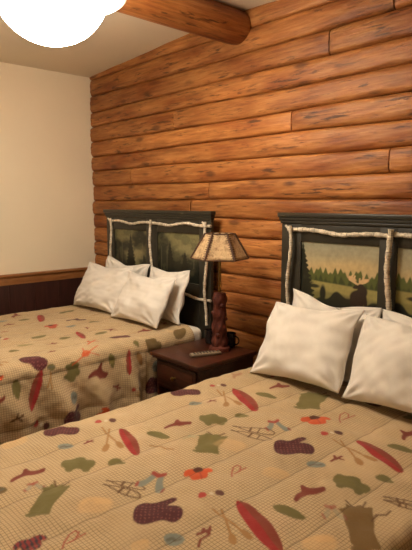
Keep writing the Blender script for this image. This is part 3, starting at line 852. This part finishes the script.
LB = [  # far bed
 ((20, 359), (47, 363), 'mittenb', MAROON), ((42, 367), (28, 411), 'canoe', RED, dict(flip=-1)), ((16, 379), (17, 399), 'leaf', OLIVE), ((74, 360), (70, 382), 'bear', OLIVE, dict(wd=1.0)), ((48, 367), (56, 367), 'oval', OLIVE),
 ((58, 415), (78, 414), 'mitten', MAROON), ((66, 396), (75, 396), 'oval', BLUE, dict(wd=1.4)), ((90, 369), (106, 377), 'bird', RUST, dict(wd=1.3)), ((16, 346), (34, 344), 'leaf', (138, 124, 74)), ((31, 339), (46, 335), 'leaf', OLIVE),
 ((44, 327), (59, 325), 'shirt', (166, 66, 40)), ((40, 314), (42, 322), 'canoe', RED, dict(wd=.8)), ((77, 331), (85, 339), 'canoe', RED, dict(wd=.8)), ((66, 327), (75, 325), 'oval', BLUE), ((59, 339), (70, 337), 'cap', OLIVE), ((47, 344), (57, 343), 'twig', RUST),
 ((72, 354), (100, 346), 'twig', ORANGE, dict(al=.8, wd=.7)), ((-2, 373), (5, 369), 'shirt', ORANGE), ((31, 421), (47, 426), 'pair', RED), ((109, 338), (131, 337), 'mittenb', MAROON), ((129, 341), (125, 374), 'canoe', RED, dict(flip=-1)),
 ((111, 350), (113, 368), 'leaf', OLIVE), ((146, 339), (162, 346), 'bear', DKOL), ((151, 366), (159, 366), 'oval', BLUE, dict(wd=1.4)), ((146, 384), (163, 386), 'mitten', MAROON), ((126, 387), (135, 386), 'pair', RUST), ((133, 340), (140, 342), 'cap', OLIVE),
 ((137, 352), (141, 365), 'leaf', TAN), ((67, 320), (86, 320), 'bird', MAROON), ((18, 321), (30, 319), 'leaf', OLIVE), ((3, 325), (15, 324), 'bird', RUST), ((59, 313), (74, 310), 'leaf', OLIVE),
 ((95, 335), (107, 331), 'leaf', OLIVE), ((88, 322), (100, 321), 'cap', OLIVE), ((50, 372), (48, 388), 'paddles', TAN), ((-6, 404), (5, 396), 'bird', RUST), ((8, 351), (20, 350), 'cap', OLIVE), ((86, 344), (97, 340), 'twig', ORANGE),
 ((0, 332), (9, 331), 'bird', (150, 92, 62)), ((104, 328), (116, 330), 'twig', RUST), ((176, 334), (184, 328), 'leaf', DKOL, dict(wd=1.3)), ((8, 418), (20, 414), 'twig', DKBR),
]
LCX, RCX = -3.433, -1.365
LZ, RZ = 0.680, 0.592          # tops of the two comforters
make_bed(LCX, 0.700, LZ - 0.026, 'far double bed by the cream wall with misty dark forest painted on its headboard', [scene_mist(0), scene_mist(1)],
         [(-4.010, -3.530), (-3.381, -2.876)], [-4.015, -3.425, -2.770], 'far')
make_bed(RCX, 0.728, RZ - 0.026, 'near double bed with a moose by a lake painted on its headboard', [scene_lake(1), scene_lake(0)],
         [(-1.953, -1.440), (-1.338, -0.825)], [-2.014, -1.360, -0.706], 'near')
comforter(LCX, 0.710, LZ, 2.375, 0.36, 0.44, 0.47, 0.085, 0.0075, LB, 'tan printed comforter on the far bed, hanging in folds beside the nightstand', 31)
comforter(RCX, 0.722, RZ, 2.46, 0.34, 0.42, 0.42, 0.05, 0.0052, RB, 'tan plaid comforter with printed mittens and canoes spread over the near bed', 17)

# ------------------------------------------------------------------ pillows
def pillow(loc, w, h, th, tilt, yaw, roll, label, seed, sag=0.0, dent=0.03):
    nx, nz = 72, 52
    u = np.linspace(-1, 1, nx); v = np.linspace(-1, 1, nz)
    U, V = np.meshgrid(u, v)
    r = np.random.RandomState(seed)
    wf = wavefield(seed, 7, 0.5, 1.4, 0.009); wf2 = wavefield(seed + 3, 8, 0.18, 0.5, 0.0022)
    pin = 0.10
    ex = 1 - pin * (1 - V ** 2) * np.abs(U) ** 3 * 0.55; ez = 1 - pin * (1 - U ** 2) * np.abs(V) ** 3 * 0.9
    X = U * w / 2 * ex; Z = V * h / 2 * ez
    body = (np.maximum(1 - np.abs(U) ** 2.6, 0) ** 0.62) * (np.maximum(1 - np.abs(V) ** 2.4, 0) ** 0.62)
    ear = 0.0
    low = 1 - 0.25 * V - sag * (np.exp(-((U - r.uniform(-.3, .3)) / 0.5) ** 2) * sm(V, 0, 1))
    T = th / 2 * body * low
    # creases running in from the corners
    ang = np.zeros_like(U)
    for (a, b) in ((-1, -1), (1, -1), (-1, 1), (1, 1)):
        d = np.hypot(U - a, V - b); phi = np.arctan2(V - b, U - a)
        ang += 0.010 * np.exp(-(d / 0.55) ** 2) * np.sin(phi * 11 + r.uniform(0, 6)) * np.clip(d / 0.2, 0, 1)
    edge = np.minimum(1, body * 3)
    P = []
    ripple = 0.006 * np.sin(U * 9 + r.uniform(0, 6)) * np.abs(V) ** 6 + 0.006 * np.sin(V * 8 + r.uniform(0, 6)) * np.abs(U) ** 6
    front = np.stack([X, -T - (wf(U, V) * 0.55 + wf2(U, V) * 0.8 + ang * 0.9) * edge + ripple, Z], -1)
    back = np.stack([X, T * 0.9 + wf(U + 3, V) * edge * 0.4 + ripple, Z], -1)
    # top droops a little
    for A in (front, back):
        A[..., 2] += -0.035 * (np.exp(-(U / 0.45) ** 2)) * sm(V, 0.2, 1) * (1 if sag else 0.4) - 0.0
        A[..., 0] += 0.01 * np.sin(V * 3 + seed)
    P = np.concatenate([front.reshape(-1, 3), back.reshape(-1, 3)])
    idx = np.arange(nx * nz).reshape(nz, nx); n0 = nx * nz
    F = np.stack([idx[:-1, :-1], idx[:-1, 1:], idx[1:, 1:], idx[1:, :-1]], -1).reshape(-1, 4).tolist()
    F += (np.stack([idx[:-1, :-1], idx[1:, :-1], idx[1:, 1:], idx[:-1, 1:]], -1).reshape(-1, 4) + n0).tolist()
    me = bpy.data.meshes.new('pillow'); me.from_pydata(P.tolist(), [], F); me.update()
    bm = bmesh.new(); bm.from_mesh(me); bmesh.ops.remove_doubles(bm, verts=bm.verts, dist=0.0006)
    bmesh.ops.recalc_face_normals(bm, faces=bm.faces); bm.to_mesh(me); bm.free()
    o = mesh_obj('pillow', me, LINEN)
    R = Matrix.Rotation(math.radians(yaw), 4, 'Z') @ Matrix.Rotation(-math.radians(tilt), 4, 'X') @ Matrix.Rotation(math.radians(roll), 4, 'Y')
    o.matrix_world = Matrix.Translation(loc) @ R
    tag(o, label, 'pillow', 'white pillows against the headboards')
    return o
# near bed
pillow((-1.659, 2.425, 0.822), 0.604, 0.437, 0.11, 14, -3, 2.5, 'white pillow standing against the moose painting, behind another pillow', 1, 0.5)
pillow((-1.05, 2.405, 0.826), 0.58, 0.43, 0.11, 13, -4, -4, 'white pillow hidden behind the front right pillow of the near bed', 2, 0.3)
pillow((-1.687, 2.255, 0.808), 0.60, 0.455, 0.15, 33, -4, -5, 'plump white pillow in front, below the moose painting on near bed', 3)
pillow((-1.085, 2.235, 0.822), 0.60, 0.44, 0.16, 28, -6, -4, 'white pillow at the right edge of the photo, front of near bed', 4)
# far bed
pillow((-3.70, 2.425, 0.888), 0.61, 0.41, 0.11, 15, 2, 3, 'white pillow against far headboard, only its top edge showing', 5, 0.4)
pillow((-3.110, 2.41, 0.874), 0.55, 0.40, 0.12, 16, -6, -2, 'white pillow against far headboard nearest the lamp', 6)
pillow((-3.725, 2.250, 0.871), 0.61, 0.40, 0.14, 27, 4, 0.5, 'white front pillow of the far bed beside the cream wall', 7)
pillow((-3.14, 2.235, 0.859), 0.584, 0.39, 0.14, 30, 0, -1, 'white front pillow in the middle of the far bed', 8)

# ------------------------------------------------------------------ nightstand
NX0, NX1, NY0, NY1, NZ = -2.695, -2.222, 1.965, 2.475, H - 0.955
ns = empty('nightstand', ((NX0 + NX1) / 2, (NY0 + NY1) / 2, 0), 0)
tag(ns, 'dark reddish wooden nightstand with overhanging top between the two beds', 'nightstand')
nc = Vector(ns.location)
def nobj(name, bm, mat, parent=ns):
    o = obj(name, bm, mat, parent)
    if parent is ns: o.location = -nc
    return o
bm = bmesh.new(); box(bm, (NX0, NY0, NZ - 0.028), (NX1, NY1, NZ), 0.006, 3); box(bm, (NX0 + .012, NY0 + .012, NZ - 0.04), (NX1 - .012, NY1, NZ - 0.0281), 0.004)
nobj('table_top', bm, DKWOOD)
bm = bmesh.new(); bx0, bx1, by0 = NX0 + 0.03, NX1 - 0.03, NY0 + 0.035
box(bm, (bx0, by0, 0.08), (bx0 + 0.018, NY1 - .005, NZ - 0.0402), 0.002); box(bm, (bx1 - 0.018, by0, 0.08), (bx1, NY1 - .005, NZ - 0.0402), 0.002)
box(bm, (bx0, NY1 - .017, 0.08), (bx1, NY1 - .005, NZ - 0.041)); box(bm, (bx0, by0 + .004, 0.10), (bx1, NY1 - .01, 0.118)); box(bm, (bx0, by0 + .004, NZ - 0.23), (bx1, NY1 - .01, NZ - 0.214))
nobj('body', bm, DKWOOD)
bm = bmesh.new(); box(bm, (bx0 + .02, by0 - 0.012, NZ - 0.208), (bx1 - .02, by0 + 0.006, NZ - 0.05), 0.004)
box(bm, (bx0 + .045, by0 - 0.016, NZ - 0.185), (bx1 - .045, by0 - 0.0121, NZ - 0.073), 0.003)
dr = nobj('drawer', bm, DKWOOD)
bm = bmesh.new(); kx = (bx0 + bx1) / 2
lathe(bm, [(0.007, 0), (0.006, 0.012), (0.013, 0.018), (0.014, 0.024), (0.008, 0.030), (0.001, 0.031)], 16)
bmesh.ops.rotate(bm, verts=bm.verts, cent=(0, 0, 0), matrix=Matrix.Rotation(PI / 2, 3, 'X'))
bmesh.ops.translate(bm, verts=bm.verts, vec=(kx, by0 - 0.016, NZ - 0.129))
obj('knob', bm, BRASS, dr)
for sx in (bx0, bx1 - 0.04):
    for sy in (by0, NY1 - 0.045):
        bm = bmesh.new(); box(bm, (sx, sy, 0.0), (sx + 0.04, sy + 0.04, 0.0795), 0.004); nobj('leg', bm, DKWOOD)

# ------------------------------------------------------------------ table lamp
LX, LY = -2.405, 2.315
lamp = empty('table_lamp', (LX, LY, NZ)); tag(lamp, 'table lamp with mottled rawhide shade and knobbly red-brown log base on the nightstand', 'lamp')
bm = bmesh.new()
lob = lambda a, z: 1 + (0.08 * math.sin(2 * a + z * 13) + 0.06 * math.sin(3 * a - z * 27 + 1) + 0.05 * math.sin(5 * a + z * 44) + 0.04 * math.sin(7 * a - z * 75)) * (1 if z > 0.03 else 0.3)
P_ = [(0.001, 0.0), (0.066, 0.0), (0.068, 0.014), (0.064, 0.024), (0.052, 0.028)]
P_ += [(0.048 - 0.006 * t + 0.003 * math.sin(t * 23), 0.03 + 0.34 * t) for t in np.linspace(0, 1, 36)]
P_ += [(0.038, 0.376), (0.030, 0.380), (0.001, 0.381)]
lathe(bm, P_, 44, fn=lob)
for (a, z, r) in ((-1.0, 0.10, 0.016), (0.4, 0.20, 0.014), (-0.4, 0.29, 0.015), (-2.0, 0.24, 0.014), (2.2, 0.15, 0.016), (-1.5, 0.33, 0.011)):
    d = Vector((math.cos(a), math.sin(a), 0.25)).normalized(); p = Vector((0, 0, z)) + d * 0.03
    tube(bm, [p, p + d * 0.014, p + d * 0.022, p + d * 0.026], [r, r * 0.95, r * 0.75, r * 0.35], 10)
obj('lamp_base', bm, LAMPW, lamp)['label'] = 'knobbly red-brown log base'
bm = bmesh.new(); lathe(bm, [(0.009, 0.383), (0.009, 0.60), (0.017, 0.602), (0.017, 0.66), (0.012, 0.664)], 16)
obj('stem', bm, BRASS, lamp)
bm = bmesh.new(); lathe(bm, [(0.012, 0.662), (0.026, 0.68), (0.030, 0.70), (0.024, 0.722), (0.010, 0.735), (0.001, 0.737)], 20)
obj('bulb', bm, WHITEM, lamp)
# six-sided shade: rawhide panels with dark laced corners
z0, z1, r0, r1 = 0.600, 0.757, 0.182, 0.090
bm = bmesh.new(); A0 = math.radians(-14)
def hexp(r, z, k): return Vector((r * math.cos(A0 + k * PI / 3), r * math.sin(A0 + k * PI / 3), z))
NS = 8
for k in range(6):
    a0, a1 = hexp(r0, z0, k), hexp(r0, z0, k + 1); b0, b1 = hexp(r1, z1, k), hexp(r1, z1, k + 1)
    gridv = []
    for i in range(NS + 1):
        row = []
        for j in range(NS + 1):
            p = a0.lerp(a1, i / NS).lerp(b0.lerp(b1, i / NS), j / NS)
            if 0 < i < NS:
                t = i / NS; p = p + Vector((p.x, p.y, 0)).normalized() * (-0.004 * math.sin(PI * t))
                if j == 0: p.z += 0.006 * math.sin(PI * t)
            row.append(bm.verts.new(p))
        gridv.append(row)
    for i in range(NS):
        for j in range(NS): bm.faces.new((gridv[i][j], gridv[i + 1][j], gridv[i + 1][j + 1], gridv[i][j + 1]))
bmesh.ops.remove_doubles(bm, verts=bm.verts, dist=0.0005)
shd = obj('lamp_shade', bm, SHADE, lamp, sharp=25)
sdm = shd.modifiers.new('thickness', 'SOLIDIFY'); sdm.thickness = 0.003; sdm.offset = 0
shd['label'] = 'mottled tan six-sided shade with dark laced seams'
for k in range(6):
    bm = bmesh.new()
    a, b = hexp(r0, z0, k), hexp(r1, z1, k); n = 12
    pts = [a.lerp(b, i / n) + Vector((math.cos(A0 + k * PI / 3), math.sin(A0 + k * PI / 3), 0.3)) * 0.003 for i in range(n + 1)]
    tube(bm, pts, [0.0065 + 0.001 * (i % 2) for i in range(n + 1)], 8)
    for i in range(1, n):
        p = pts[i]; tv = Vector((-math.sin(A0 + k * PI / 3), math.cos(A0 + k * PI / 3), 0))
        tube(bm, [p - tv * 0.018, p + Vector((0, 0, .004)) * 1.0, p + tv * 0.018], 0.002, 6)
    obj('lacing', bm, LACE, shd)
for (r, z) in ((r0, z0), (r1, z1)):
    bm = bmesh.new()
    tube(bm, [hexp(r, z, k) for k in range(6)] + [hexp(r, z, 0)], 0.004, 8)
    obj('binding_ring', bm, LACE, shd)
for k in range(3):
    bm = bmesh.new(); a = A0 + k * 2 * PI / 3
    tube(bm, [(0.010 * math.cos(a), 0.010 * math.sin(a), 0.748), (r1 * math.cos(a), r1 * math.sin(a), z1)], 0.002, 6)
    obj('shade_wire', bm, BRASS, shd)
bm = bmesh.new(); lathe(bm, [(0.013, 0.739), (0.013, 0.752), (0.006, 0.756), (0.005, 0.775), (0.001, 0.778)], 12)
obj('finial', bm, BRASS, lamp)

# ------------------------------------------------------------------ small things on the nightstand
def mug(x, y, rz, label):
    o = empty('mug', (x, y, NZ), rz); tag(o, label, 'mug', 'dark mugs beside the lamp')
    bm = bmesh.new()
    lathe(bm, [(0.030, 0.0), (0.034, 0.004), (0.039, 0.03), (0.040, 0.088), (0.0405, 0.092), (0.039, 0.093), (0.037, 0.091), (0.036, 0.03), (0.028, 0.008), (0.001, 0.007)], 32)
    obj('cup', bm, DKCUP, o)
    bm = bmesh.new()
    tube(bm, [(0.038 + 0.028 * math.sin(a), 0, 0.046 + 0.028 * math.cos(a)) for a in np.linspace(0, PI, 12)], 0.005, 8)
    obj('handle', bm, DKCUP, o)
    return o
mug(-2.572, 2.39, 2.6, 'small dark mug left of the lamp base, by the far headboard')
mug(-2.418, 2.425, 0.3, 'small dark mug behind the lamp base, on its right')
rm = empty('remote_control', (-2.375, 2.165, NZ), math.radians(68)); tag(rm, 'greyish remote control lying flat on the nightstand before the lamp', 'remote')
bm = bmesh.new(); box(bm, (-0.10, -0.024, 0.0), (0.10, 0.024, 0.020), 0.006, 3)
obj('case', bm, REMOTE, rm)
bm = bmesh.new()
for i in range(7):
    for j in range(3):
        bx_, by_ = -0.075 + i * 0.021, -0.013 + j * 0.013
        lathe(bm, [(0.0042, 0.0198), (0.0042, 0.0225), (0.003, 0.0235)], 10, (bx_, by_, 0))
box(bm, (0.074, -0.012, 0.0198), (0.088, 0.012, 0.0228), 0.001)
obj('button', bm, BTN, rm)

# ------------------------------------------------------------------ ceiling light
CLX, CLY, CLZ = -2.46, 1.25, H + 0.99
cl = empty('ceiling_light', (CLX, CLY, CLZ)); tag(cl, 'glowing round ceiling light with white rim hanging near the log beam', 'ceiling light')
zc = ceil_z(CLX) - CLZ
bm = bmesh.new(); lathe(bm, [(0.001, zc), (0.07, zc), (0.07, zc - 0.02), (0.03, zc - 0.035), (0.014, zc - 0.04), (0.014, 0.07), (0.028, 0.06), (0.001, 0.055)], 32)
obj('canopy', bm, WHITEM, cl)
bm = bmesh.new(); lathe(bm, [(0.275, 0.026), (0.345, 0.008), (0.358, 0.0), (0.358, -0.010), (0.348, -0.014), (0.338, -0.006), (0.28, 0.012)], 64)
bm.faces.ensure_lookup_table()
caps = [f for f in bm.faces if len(f.verts) > 10]
bmesh.ops.delete(bm, geom=caps, context='FACES_ONLY')
obj('rim', bm, WHITEM, cl)
for k in range(3):
    bm = bmesh.new(); a = k * 2 * PI / 3 + 0.5
    tube(bm, [(0.014 * math.cos(a), 0.014 * math.sin(a), 0.075), (0.14 * math.cos(a), 0.14 * math.sin(a), 0.055), (0.29 * math.cos(a), 0.29 * math.sin(a), 0.022)], 0.006, 8)
    obj('arm', bm, WHITEM, cl)
bm = bmesh.new(); prof = [(0.272 * math.cos(a), 0.015 - 0.255 * math.sin(a)) for a in np.linspace(0, PI / 2 - 0.01, 14)]
lathe(bm, prof, 48)
caps = [f for f in bm.faces if len(f.verts) > 10 and f.calc_center_median().z > 0]
bmesh.ops.delete(bm, geom=caps, context='FACES_ONLY')
gl = obj('glass_bowl', bm, GLASS, cl); gl['label'] = 'lit white glass bowl'

# ------------------------------------------------------------------ world and view
w = bpy.data.worlds.new('world'); sc.world = w; w.use_nodes = True
w.node_tree.nodes['Background'].inputs[0].default_value = (0.02, 0.018, 0.015, 1)
sc.view_settings.view_transform = 'Standard'; sc.view_settings.look = 'None'
sc.view_settings.gamma = 1.0; sc.view_settings.use_curve_mapping = False
sc.view_settings.exposure = 0.0
sc.cycles.max_bounces = 10; sc.cycles.diffuse_bounces = 6
sc.cycles.use_denoising = True
